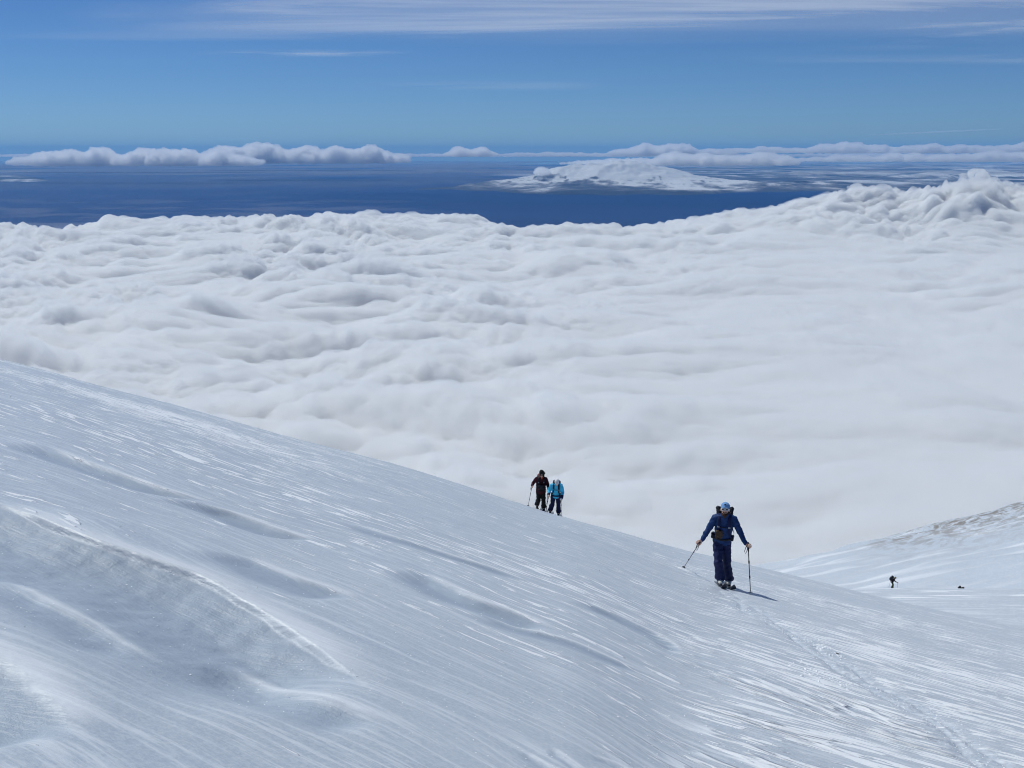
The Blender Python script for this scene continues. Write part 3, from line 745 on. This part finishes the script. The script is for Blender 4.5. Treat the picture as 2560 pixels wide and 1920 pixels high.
def skier(fig, J, mats, label, voxel=.009, detail_hands=True, gloves=False, coat=0.):
    """J: joints in local metres, -Y towards the camera. The body is one continuous mesh; clothes are its children."""
    B = Blob()
    nk, hd = V3(J['neck']), V3(J['head'])
    pel, ch = V3(J['pelvis']), V3(J['chest'])
    up = (hd - nk).normalized()
    # core body under the clothes
    B.limb([pel, (pel + ch) / 2, ch, nk - (nk - ch) * .2], [(.13, .09), (.115, .085), (.14, .09), (.07, .06)])
    B.limb([nk - (nk - ch) * .25, nk, hd - up * .05], [.058, .055, .055])
    fw = V3(J['look']).normalized(); rt = V3((0, 0, 1)).cross(fw).normalized(); up = fw.cross(rt)
    HR = Matrix((rt, -fw, up)).transposed() * 1.07      # head axes: x right, -y forward, z up
    H = lambda x, y, z: hd + HR @ V3((x, y, z))
    B.ball(H(0, .012, .02), .1, (.76, .93, 1.05), HR)           # skull
    B.limb([H(0, -.02, -.03), H(0, -.045, -.075), H(0, -.052, -.10)], [(.062, .07), (.052, .05), (.030, .028)], xref=rt)   # jaw
    B.limb([H(0, -.085, .012), H(0, -.105, -.018), H(0, -.108, -.030)], [.010, .013, .015], xref=rt, n=10)                # nose
    B.limb([H(-.028, -.082, .030), H(0, -.089, .034), H(.028, -.082, .030)], [.011, .012, .011], n=8)                        # brow
    for s_ in (-1, 1):
        B.ball(H(.078 * s_, .012, -.005), .022, (.4, .8, 1.3), HR)                                                          # ears
        B.ball(H(.034 * s_, -.066, -.022), .022, (1, .8, .8), HR)                                                            # cheeks
    B.limb([H(-.022, -.090, -.058), H(0, -.097, -.057), H(.022, -.090, -.058)], [.006, .0085, .006], n=8)                    # lips
    for s_ in ('R', 'L'):
        sh, el, wr = V3(J['sh' + s_]), V3(J['el' + s_]), V3(J['wr' + s_]); B.limb([sh, el, wr], [.05, .04, .029])
        hp, kn, an = V3(J['hip' + s_]), V3(J['kn' + s_]), V3(J['an' + s_]); B.limb([hp, kn, an], [.08, .055, .04])
        B.limb([an, an + V3((0, -.10, -.05))], [.04, .035])
        gp = V3(J['grip' + s_])
        dd = (gp - wr); dd = dd if dd.length > .01 else wr - el
        hand(B, wr, dd, J.get('wrap' + s_, (0, -1, 0)), J.get('th' + s_, (0, 0, 1)), 1.12)
    body = fig.place(B.make('person', mats['skin'], None, voxel)); tag(body, label, 'person')
    # jacket
    B = Blob(); xr = V3(J['shL']) - V3(J['shR'])
    hem = V3(J['hem']); r0 = J.get('hemr', (.185, .135))
    B.limb([hem, (hem * .6 + ch * .4), ch, V3(J['shM']), nk + up * .01], [r0, J.get('waistr', (.168, .125)), (.195, .135), (.16, .11), (.078, .075)], xref=xr, n=24)
    for s_ in ('R', 'L'):
        sh, el, wr = V3(J['sh' + s_]), V3(J['el' + s_]), V3(J['wr' + s_])
        B.limb([V3(J['shM']) * .5 + sh * .5, sh, (sh + el) / 2, el, (el + wr) / 2, wr - (wr - el) * .03], [.088, .082 + coat, .070 + coat, .060 + coat, .054 + coat, .043 + coat])
    jk = B.make('jacket', mats['jacket'], body, voxel, .011, 13, 3)
    # trousers
    B = Blob(); B.limb([V3(J['hipR']) * .5 + V3(J['hipL']) * .5 + V3((0, 0, .10)), (V3(J['hipR']) + V3(J['hipL'])) / 2 - V3((0, 0, .02))], [(.165, .12), (.165, .125)], xref=xr, n=20)
    for s_ in ('R', 'L'):
        hp, kn, an = V3(J['hip' + s_]), V3(J['kn' + s_]), V3(J['an' + s_])
        B.limb([hp, (hp + kn) / 2, kn, (kn + an) / 2, an + V3((0, 0, .02))], [.104, .096, .086, .092, .104])
    tr = B.make('trousers', mats['trousers'], body, voxel, .015, 11, 8)
    for s_ in ('R', 'L'):
        an = V3(J['an' + s_]); ft = V3(J.get('toe' + s_, (0, -1, 0))).normalized()
        B = Blob(); B.limb([an + V3((0, 0, .17)), an + V3((0, 0, .08)), an, an - V3((0, 0, .05))], [.062, .062, .058, .054])
        B.limb([an - ft * .07 - V3((0, 0, .055)), an + ft * .05 - V3((0, 0, .055)), an + ft * .17 - V3((0, 0, .072))], [(.046, .048), (.05, .050), (.046, .032)], xref=ft.cross(V3((0, 0, 1))))
        bt = B.make('boot', mats['boot'], body, .008)
        B = Blob()
        for k, q in enumerate((.03, .10)):
            c = an + ft * q - V3((0, 0, .038 + .03 * k)); sd = ft.cross(V3((0, 0, 1)))
            B.limb([c - sd * .052, c + V3((0, 0, .052 - .012 * k)) + ft * .02, c + sd * .052], [.008] * 3, n=8)
        B.make('buckle', mats.get('buckle', MP['binding']), bt)
    return body, H, HR, fw, rt, up, jk
def brim_cap(H, HR, mat, body, emblem=True, name='cap'):
    B = Blob(); V = []; Fc = []
    B.ball(H(0, .012, .052), .1, (.90, 1.05, .95), HR)
    o = B.make(name, mat, body, .006)
    me = o.data; bm = bmesh.new(); bm.from_mesh(me)      # open the cap along the forehead line
    inv = HR.transposed(); c0 = H(0, 0, .044)
    geom = bm.verts[:] + bm.edges[:] + bm.faces[:]
    bmesh.ops.bisect_plane(bm, geom=geom, plane_co=c0, plane_no=HR @ V3((0, .12, 1)), clear_inner=True)
    bm.to_mesh(me); bm.free()
    Vb = []; Fb = []; n = 12
    for lay in (0, 1):
        for k in range(n + 1):
            a = math.pi * (-.40 + .80 * k / n)
            xi, yi = math.sin(a) * .082, -math.cos(a) * .098 + .012
            xo, yo = math.sin(a) * .080, -math.cos(a) * .098 - .048 * math.cos(a) ** .6 + .012
            dz = -.006 * lay
            Vb.append(H(xi, yi, .056 + dz)); Vb.append(H(xo, yo, .048 - .02 * abs(math.sin(a)) + dz))
    q = (n + 1) * 2
    for k in range(n):
        a, b, c, d = 2 * k, 2 * k + 1, 2 * k + 3, 2 * k + 2
        Fb += [(a, b, c, d), (a + q, d + q, c + q, b + q), (b, b + q, c + q, c)]
    mesh_obj('brim', Vb, Fb, mat, o)
    if emblem:
        B = Blob(); B.box(H(0, -.091, .092), (.036, .005, .026), HR @ Matrix.Rotation(math.radians(-18), 3, 'X'), .1); B.make('emblem', MP['emblem'], o)
    return o
def shades(H, body, frame, lens):
    o = Blob().limb([H(-.074, -.045, .012), H(-.05, -.088, .012), H(0, -.104, .012), H(.05, -.088, .012), H(.074, -.045, .012)], [.008, .011, .009, .011, .008], n=8)
    for s_ in (-1, 1):
        o.limb([H(.074 * s_, -.045, .012), H(.082 * s_, .02, .01)], [.005, .004], n=6)
        cc = H(.034 * s_, -.097, .004)
        pts = [cc + (H(math.cos(a) * .029, 0, math.sin(a) * .021) - H(0, 0, 0)) for a in [k * math.pi / 6 for k in range(13)]]
        o.limb(pts, [.0085] * 13, n=6)
    fr = o.make('sunglasses', frame, body)
    for s_ in (-1, 1):
        Blob().ball(H(.034 * s_, -.094, .004), .027, (1, .35, .76), None).make('lens', lens, fr)
    return fr
def pack(fig, J, label, size, mat, voxel=.012, straps=True, smat=None):
    ch, pel, nk = V3(J['chest']), V3(J['pelvis']), V3(J['neck']); up = (nk - pel).normalized()
    back = V3(J.get('back', (0, 1, 0))); back = (back - up * back.dot(up)).normalized(); rt = back.cross(up).normalized()
    R = Matrix((rt, back, up)).transposed()
    c = (pel * .35 + ch * .65) + back * (.14 + size[1] / 2) + up * J.get('packup', .06)
    B = Blob(); B.box(c, size, R, .22)
    B.box(c + up * size[2] * .48, (size[0] * .92, size[1] * 1.1, size[2] * .24), R, .35)
    B.limb([c + back * size[1] * .5 - up * size[2] * .3, c + back * size[1] * .55 + up * size[2] * .15], [(size[0] * .3, .05), (size[0] * .28, .04)], xref=rt)
    o = fig.place(B.make('backpack', mat, None, voxel, .008, 14, 5)); tag(o, label, 'backpack')
    for s_ in (-1, 1):
        sh = V3(J['shL' if s_ > 0 else 'shR']) * .55 + V3(J['shM']) * .45
        fr = ch - back * .145 + rt * .105 * s_
        B = Blob(); B.limb([sh + back * .12 - up * .02, sh + up * .092, sh - back * .085 + up * .05, fr + up * .07, fr - up * .10, fr - up * .22 + rt * .05 * s_, fr - up * .26 + rt * .09 * s_ + back * .15],
               [(.032, .013)] * 4 + [(.020, .011)] * 3, xref=rt)
        st = B.make('shoulder_strap', smat or mat, o)
        B = Blob(); B.box(fr + up * .03 - back * .018, (.05, .02, .028), R, .2); B.make('strap_buckle', MP['grey'], st)
    w0 = V3(J['hem']) * .75 + ch * .25
    pts = []
    for k in range(13):
        a = math.pi * (k / 12) ; pts.append(w0 + rt * math.cos(a) * .195 - back * math.sin(a) * .145 + back * .0)
    Blob().limb(pts, [(.022, .010)] * 13, xref=up).make('hip_belt', mat, o)
    Blob().limb([ch - back * .155 - rt * .10 + up * .02, ch - back * .162 + up * .015, ch - back * .155 + rt * .10 + up * .02], [(.010, .006)] * 3, xref=up, n=8).make('chest_strap', mat, o)
    return o, R, c

# ---- the near man in blue
fg = Fig(1808, 1464, scale=1.02)
J = dict(pelvis=(-.06, .06, 1.0), chest=(-.04, -.04, 1.34), shM=(-.035, -.06, 1.49), neck=(-.035, -.09, 1.56), head=(-.03, -.17, 1.68), look=(-.03, -1, .34),
         shR=(-.215, -.05, 1.455), elR=(-.345, -.10, 1.21), wrR=(-.455, -.23, 1.03), gripR=(-.500, -.275, .985),
         shL=(.145, -.05, 1.455), elL=(.275, -.09, 1.21), wrL=(.395, -.23, 1.03), gripL=(.445, -.28, 1.0),
         hipR=(-.145, .03, .96), knR=(-.115, -.20, .58), hipL=(.02, .05, .96), knL=(.045, .03, .54), hem=(-.06, .03, .97),
         wrapR=(.3, 0, -1), wrapL=(-.3, 0, -1), thR=(0, .3, 1), thL=(0, .3, 1), toeR=(.10, -1, .25), toeL=(.12, -1, .25), packup=.03)
GS = 'pair of skis on the man in blue'
o, za = ski(fg, (-.065, -.16), (.10, -1), 'dark-tipped ski under the front foot of the man in blue', 'skis of the man in blue', MP['ski_dark']); J['anR'] = (-.065, -.14, za + .105)
o, zb = ski(fg, (.095, .20), (.12, -1), 'dark-tipped ski under the rear foot of the man in blue', 'skis of the man in blue', MP['ski_dark']); J['anL'] = (.095, .22, zb + .105)
mats = dict(skin=MP['skin'], jacket=MP['jacket'], trousers=MP['pants'], boot=MP['paleboot'])
body, H, HR, fw, rt, up, jk = skier(fg, J, mats, 'man in blue jacket and trousers striding uphill with arms spread on two poles', .0075)
brim_cap(H, HR, MP['cap'], body); shades(H, body, MP['frame'], MP['lens'])
B = Blob(); B.limb([H(-.062, -.012, -.035), H(-.052, -.055, -.072), H(-.02, -.085, -.105), H(.02, -.085, -.105), H(.052, -.055, -.072), H(.062, -.012, -.035)], [.010, .016, .026, .026, .016, .010])
B.limb([H(-.030, -.094, -.060), H(-.018, -.104, -.043), H(.018, -.104, -.043), H(.030, -.094, -.060)], [.008, .009, .009, .008], n=8)
B.limb([H(0, -.08, -.10), H(0, -.082, -.135)], [.034, .018])
B.make('beard', MP['beard'], body, .005, .004, 60)
pk, R, c = pack(fg, J, 'black backpack with thick straps on the man in blue', (.33, .19, .50), MP['pack'], smat=MP['navy'])
Blob().box(V3((-.13, -.19, 1.17)), (.15, .09, .17), None, .3).make('camera_pouch', MP['brown'], pk, .01, .010, 22, 4)
Blob().box(V3((-.25, -.02, 1.08)), (.07, .13, .12), None, .3).make('belt_pocket', MP['pack'], pk, .01, .006)
Blob().box(V3((.13, -.02, 1.04)), (.06, .12, .09), None, .3).make('belt_pocket', MP['pack'], pk, .01, .006)
B = Blob(); B.limb([V3((.135, -.07, 1.26)), V3((.16, -.08, 1.18)), V3((.165, -.08, 1.09))], [.006, .005, .005], n=6).make('loose_strap', MP['pack'], pk)
B = Blob(); B.limb([V3(J['nkb']) if 'nkb' in J else V3((-.12, .02, 1.58)), V3((-.04, .07, 1.62)), V3((.06, .02, 1.58))], [.05, .05, .05]).make('hood', MP['pack'], jk, .01, .008, 20)
for s_ in (-1, 1):
    B = Blob(); B.limb([V3((-.035 + .115 * s_, -.01, 1.55)), V3((-.035 + .135 * s_, .06, 1.63))], [.038, .048]); B.make('load_strap', MP['pack'], pk, .01, .008, 20)
def tip_for(fig, X, Y):
    g = ground(X, Y, 5, 200); q = fig.M.inverted() @ Vector((g[0], g[1], fig.z)); return (q.x, q.y)
GP = 'ski poles of the man in blue'
ski_pole(fg, J['gripR'], tip_for(fg, 1708, 1420), 'ski pole planted in churned snow at the spread right arm of the man in blue', GP)
ski_pole(fg, J['gripL'], tip_for(fg, 1877, 1486), 'upright ski pole in the left hand of the man in blue, beside his shadow', GP)

# ---- the pair on the crest
f2 = Fig(1352, 1284, 39.6, turn=.05, scale=1.0, sink=.06)
J2 = dict(pelvis=(0, .05, .94), chest=(.0, .0, 1.28), shM=(.0, -.03, 1.42), neck=(.005, -.05, 1.49), head=(.015, -.09, 1.62), look=(.05, -1, -.2),
          shR=(-.18, -.03, 1.39), elR=(-.32, .02, 1.20), wrR=(-.36, -.20, 1.16), gripR=(-.37, -.27, 1.15), shL=(.18, -.03, 1.39), elL=(.27, .0, 1.15), wrL=(.27, -.22, 1.10), gripL=(.27, -.28, 1.08),
          hipR=(-.085, .04, .90), knR=(-.10, -.10, .52), anR=(-.16, .15, .22), hipL=(.085, .04, .90), knL=(.10, -.12, .50), anL=(.10, -.12, .13), hem=(.0, .03, .84), hemr=(.20, .15), waistr=(.19, .14),
          wrapR=(0, -1, -.3), wrapL=(0, -1, -.3), packup=.0)
za = f2.gz(-.14, .05); zb = f2.gz(.10, -.12); J2['anR'] = (-.15, .08, za + .20); J2['anL'] = (.11, -.12, zb + .17)
ski(f2, (-.14, .05), (.12, -1), 'ski under the left figure in maroon on the crest', 'skis of the person in maroon', MP['ski_pale']); ski(f2, (.10, -.12), (.12, -1), 'ski under the left figure in maroon on the crest', 'skis of the person in maroon', MP['ski_pale'])
mats = dict(skin=MP['skin'], jacket=MP['maroon'], trousers=MP['black'], boot=MP['rubber'], buckle=MP['grey'])
body, H, HR, fw, rt, up, jk = skier(f2, J2, mats, 'person in dark maroon jacket and black trousers standing on the crest', .012, coat=.008)
hat = Blob().ball(H(0, .015, .055), .1, (.92, 1.06, 1.05), HR).make('beanie', MP['black'], body, .008, .004, 40); shades(H, body, MP['rubber'], MP['lens'])
Blob().limb([H(-.07, -.01, -.12), H(-.085, -.07, -.04), H(-.10, -.02, .02)], [.025, .022, .02]).make('hood_lining', MP['orange'], jk, .008)
Blob().limb([H(.04, .07, -.10), H(.10, .06, -.0), H(.05, .09, .05)], [.05, .055, .045]).make('hood', MP['black'], jk, .01, .006)
Blob().limb([H(-.05, -.01, -.14), H(0, -.06, -.155), H(.05, -.01, -.14)], [.035, .04, .035]).make('collar', MP['orange'], jk, .008)
pack(f2, J2, 'black backpack on the person in the maroon jacket', (.32, .2, .5), MP['pack'], .014)
Blob().box(V3((0, -.19, 1.10)), (.22, .10, .20), None, .3).make('chest_bag', MP['pack'], jk, .012, .01)
ski_pole(f2, J2['gripR'], tip_for(f2, 1321, 1262.5) if False else (-.53, -.25), 'ski pole leaning outward at the far left of the pair on the crest', 'ski poles of the person in maroon')
ski_pole(f2, J2['gripL'], (.20, -.30), 'ski pole between the two people on the crest', 'ski poles of the person in maroon')

f3 = Fig(1389, 1292, 39.2, turn=-.03, scale=.99, sink=.05)
J3 = dict(pelvis=(0, .05, .92), chest=(.02, -.07, 1.22), shM=(.02, -.11, 1.35), neck=(.03, -.15, 1.41), head=(.045, -.22, 1.50), look=(.05, -1, -.75),
          shR=(-.16, -.10, 1.33), elR=(-.26, -.05, 1.09), wrR=(-.28, -.25, .98), gripR=(-.27, -.31, .95), shL=(.20, -.10, 1.33), elL=(.275, -.05, 1.06), wrL=(.245, -.22, .86), gripL=(.22, -.28, .82),
          hipR=(-.10, .04, .88), knR=(-.13, -.08, .50), anR=(-.22, .1, .2), hipL=(.10, .04, .88), knL=(.11, -.02, .50), anL=(.12, .0, .13), hem=(.0, .02, .86), hemr=(.175, .13),
          wrapR=(0, -1, -.3), wrapL=(0, -1, -.3), packup=-.03)
za = f3.gz(-.2, .06); zb = f3.gz(.12, -.04); J3['anR'] = (-.21, .06, za + .17); J3['anL'] = (.12, -.04, zb + .17)
ski(f3, (-.2, .03), (.12, -1), 'ski under the right figure in cyan on the crest', 'skis of the person in cyan', MP['ski_pale']); ski(f3, (.12, -.06), (.12, -1), 'ski under the right figure in cyan on the crest', 'skis of the person in cyan', MP['ski_pale'])
mats = dict(skin=MP['skin'], jacket=MP['cyan'], trousers=MP['navy'], boot=MP['rubber'], buckle=MP['grey'])
body, H, HR, fw, rt, up, jk = skier(f3, J3, mats, 'person in bright cyan jacket and navy trousers looking down on the crest', .012, coat=.008)
brim_cap(H, HR, MP['white'], body)
B = Blob().limb([H(-.06, .02, -.09), H(0, -.05, -.115), H(.06, .02, -.09)], [.04, .04, .04]).make('collar', MP['navy'], jk, .01)
for (s_, c0) in (('R', -1), ('L', 1)):
    e, w_ = V3(J3['el' + s_]), V3(J3['wr' + s_])
    Blob().limb([e * .35 + w_ * .65, w_ + (w_ - e) * .02], [.062, .060]).make('cuff', MP['navy'], jk, .01)
    Blob().ball(V3(J3['grip' + s_]), .052, (1, 1.1, 1)).make('glove', MP['white'], body, .01, .006, 30)
Blob().box(V3((-.0, -.10, .895)), (.33, .12, .05), None, .3).make('waistband', MP['navy'], jk, .01)
Blob().box(V3((-.08, -.07, .76)), (.07, .03, .035), None, .3).make('thigh_patch', MP['pink'], body)
Blob().box(V3((.11, -.07, .80)), (.07, .03, .03), None, .3).make('thigh_patch', MP['pink'], body)
pack(f3, J3, 'black backpack on the person in the cyan jacket', (.34, .2, .48), MP['pack'], .014)
ski_pole(f3, J3['gripR'], (-.40, -.42), 'ski pole in the white-gloved hand nearest the person in maroon', 'ski poles of the person in cyan')
ski_pole(f3, J3['gripL'], (.24, -.36), 'ski pole at the right of the person in cyan', 'ski poles of the person in cyan')

# ---- lone skier far off, side on, bent forward, going right
f4 = Fig(2230, 1482, 126., turn=0., scale=1.05, sink=.0)
J4 = dict(pelvis=(-.10, 0, .92), chest=(.05, 0, 1.20), shM=(.11, 0, 1.30), neck=(.15, 0, 1.36), head=(.24, -.01, 1.46), look=(1, -.15, -.5),
          shR=(.10, -.17, 1.27), elR=(.30, -.22, 1.08), wrR=(.52, -.20, 1.02), gripR=(.58, -.20, 1.0), shL=(.10, .17, 1.27), elL=(-.05, .25, 1.02), wrL=(-.22, .24, .90), gripL=(-.28, .24, .86),
          hipR=(-.08, -.09, .88), knR=(.06, -.09, .50), anR=(.02, -.09, .14), hipL=(-.08, .09, .88), knL=(.05, .09, .50), anL=(-.08, .09, .16), hem=(-.08, 0, .90),
          wrapR=(1, 0, -.2), wrapL=(1, 0, -.2), toeR=(1, 0, 0), toeL=(1, 0, 0), back=(-1, 0, .3), packup=.12)
za = f4.gz(.02, -.09); zb = f4.gz(-.06, .09); J4['anR'] = (.02, -.09, za + .16); J4['anL'] = (-.08, .09, zb + .17)
ski(f4, (.04, -.09), (1, -.02), 'near-side ski under the lone distant skier', 'skis of the lone skier', MP['ski_dark']); ski(f4, (-.08, .09), (1, -.02), 'far-side ski under the lone distant skier', 'skis of the lone skier', MP['ski_dark'])
mats = dict(skin=MP['skin'], jacket=MP['black'], trousers=MP['olive'], boot=MP['rubber'])
body, H, HR, fw, rt, up, jk = skier(f4, J4, mats, 'lone distant skier in dark clothes bent under a pack, seen side-on at the right', .02)
Blob().ball(H(0, .02, .045), .105, (.95, 1.1, 1.1), HR).make('hat', MP['yellow'], body, .012)
pack(f4, J4, 'bulky black backpack on the lone distant skier', (.36, .30, .58), MP['pack'], .02)
ski_pole(f4, J4['gripR'], (.56, -.25), 'ski pole held ahead of the lone distant skier', 'ski poles of the lone skier')
ski_pole(f4, J4['gripL'], (-.46, .25), 'ski pole trailing behind the lone distant skier', 'ski poles of the lone skier')

# ------------------------------------------------------------------ rocks and loose snow
def rock(X, Y, dist, cs, label, mat, sc=1., group=None, name='rock'):
    if dist: t, _ = ray(X, Y); g = (float(t) * dist, dist)
    else: g = ground(X, Y)
    B = Blob()
    for c in cs: B.ball(c[:3], c[3], (1.15, .9, .85))
    o = B.make(name, mat, None, sc * .06, sc * .10, 3 / sc, 7); o.location = (g[0], g[1], surf(*g)); tag(o, label, 'rock', group)
MROCK = cloth('dark_rock', (.022, .020, .022), .8, .2, .4, 2, .5)
rock(2404, 1471, 128., [(-.26, 0, .10, .22), (.20, .02, .08, .20), (-.2, 0, .26, .12), (.28, 0, .16, .1)], 'pair of dark rock lumps poking out of the snow right of the lone skier', MROCK)
rock(1980, 1441, 47, [(0, 0, .0, .05), (.05, 0, 0, .035)], 'small dark stone on the snow crest right of the man in blue', MROCK, .25)
rock(2092, 1634, None, [(0, 0, .0, .018), (.02, 0, 0, .012)], 'tiny dark pebble beside the ski track below the man in blue', MROCK, .08)
rr = random.Random(5); Vc = []; Fcs = []
def lump(x, y, r):
    b = len(Vc); z = lumpz.get((x, y), 0)
    a = rr.random() * 6.3; sx, sy, sz = rr.uniform(.8, 1.4), rr.uniform(.7, 1.1), rr.uniform(.5, .9)
    for v in LI_V:
        q = r * rr.uniform(.8, 1.2); Vc.append((x + (v[0] * sx * math.cos(a) - v[1] * sy * math.sin(a)) * q, y + (v[0] * sx * math.sin(a) + v[1] * sy * math.cos(a)) * q, z + v[2] * sz * q))
    for f in LI_F: Fcs.append(tuple(int(k) + b for k in f))
bmi = bmesh.new(); bmesh.ops.create_icosphere(bmi, subdivisions=1, radius=1); LI_V = [tuple(v.co) for v in bmi.verts]; LI_F = [[v.index for v in f.verts] for f in bmi.faces]
spots = []
for k in range(2600):                       # scattered white crumbs, added as glints on the snow
    y = 4.2 * math.exp(rr.random() * 1.7); t = rr.uniform(-.6, .6); spots.append((t * y, y, rr.uniform(.0008, .0018) * y ** .6 * 1.2))
for k in range(650):                        # spoil along the ski track
    q = rr.random() ** .8 * (len(TRACK) - 1.001); i = int(q); f = q - i; P = TRACK[i] * (1 - f) + TRACK[i + 1] * f
    spots.append((P[0] + rr.gauss(0, .20), P[1] + rr.gauss(0, .25), rr.uniform(.003, .009) * (1 if rr.random() < .93 else 1.8)))
pc = ground(1706, 1424)
for k in range(120): spots.append((pc[0] + rr.gauss(0, .07), pc[1] + rr.gauss(0, .25), rr.uniform(.01, .026)))
for (px, py, n_) in ((1746, 1463, 5), (1745, 1456, 4), (1755, 1478, 14), (1830, 1515, 30), (2055, 1620, 60), (2048, 1690, 40), (1985, 1588, 25), (1565, 1340, 14), (1610, 1354, 22), (1650, 1374, 22), (1700, 1402, 16), (1760, 1436, 16)):
    g = ground(px, py)
    for k in range(n_): spots.append((g[0] + rr.gauss(0, .16), g[1] + rr.gauss(0, .3), rr.uniform(.006, .02)))
sx = np.array([q[0] for q in spots]); sy = np.array([q[1] for q in spots]); szz = base_h(sx, sy) + detail(sx, sy)[0]
lumpz = {(q[0], q[1]): float(z) for q, z in zip(spots, szz)}
for q in spots: lump(*q)
MS = cloth('loose_snow', (.93, .94, .95), .5, .4, .02, 20, .2)
o = mesh_obj('snow_crumbs_glints', Vc, Fcs, MS, smooth=False); tag(o, kind='stuff')
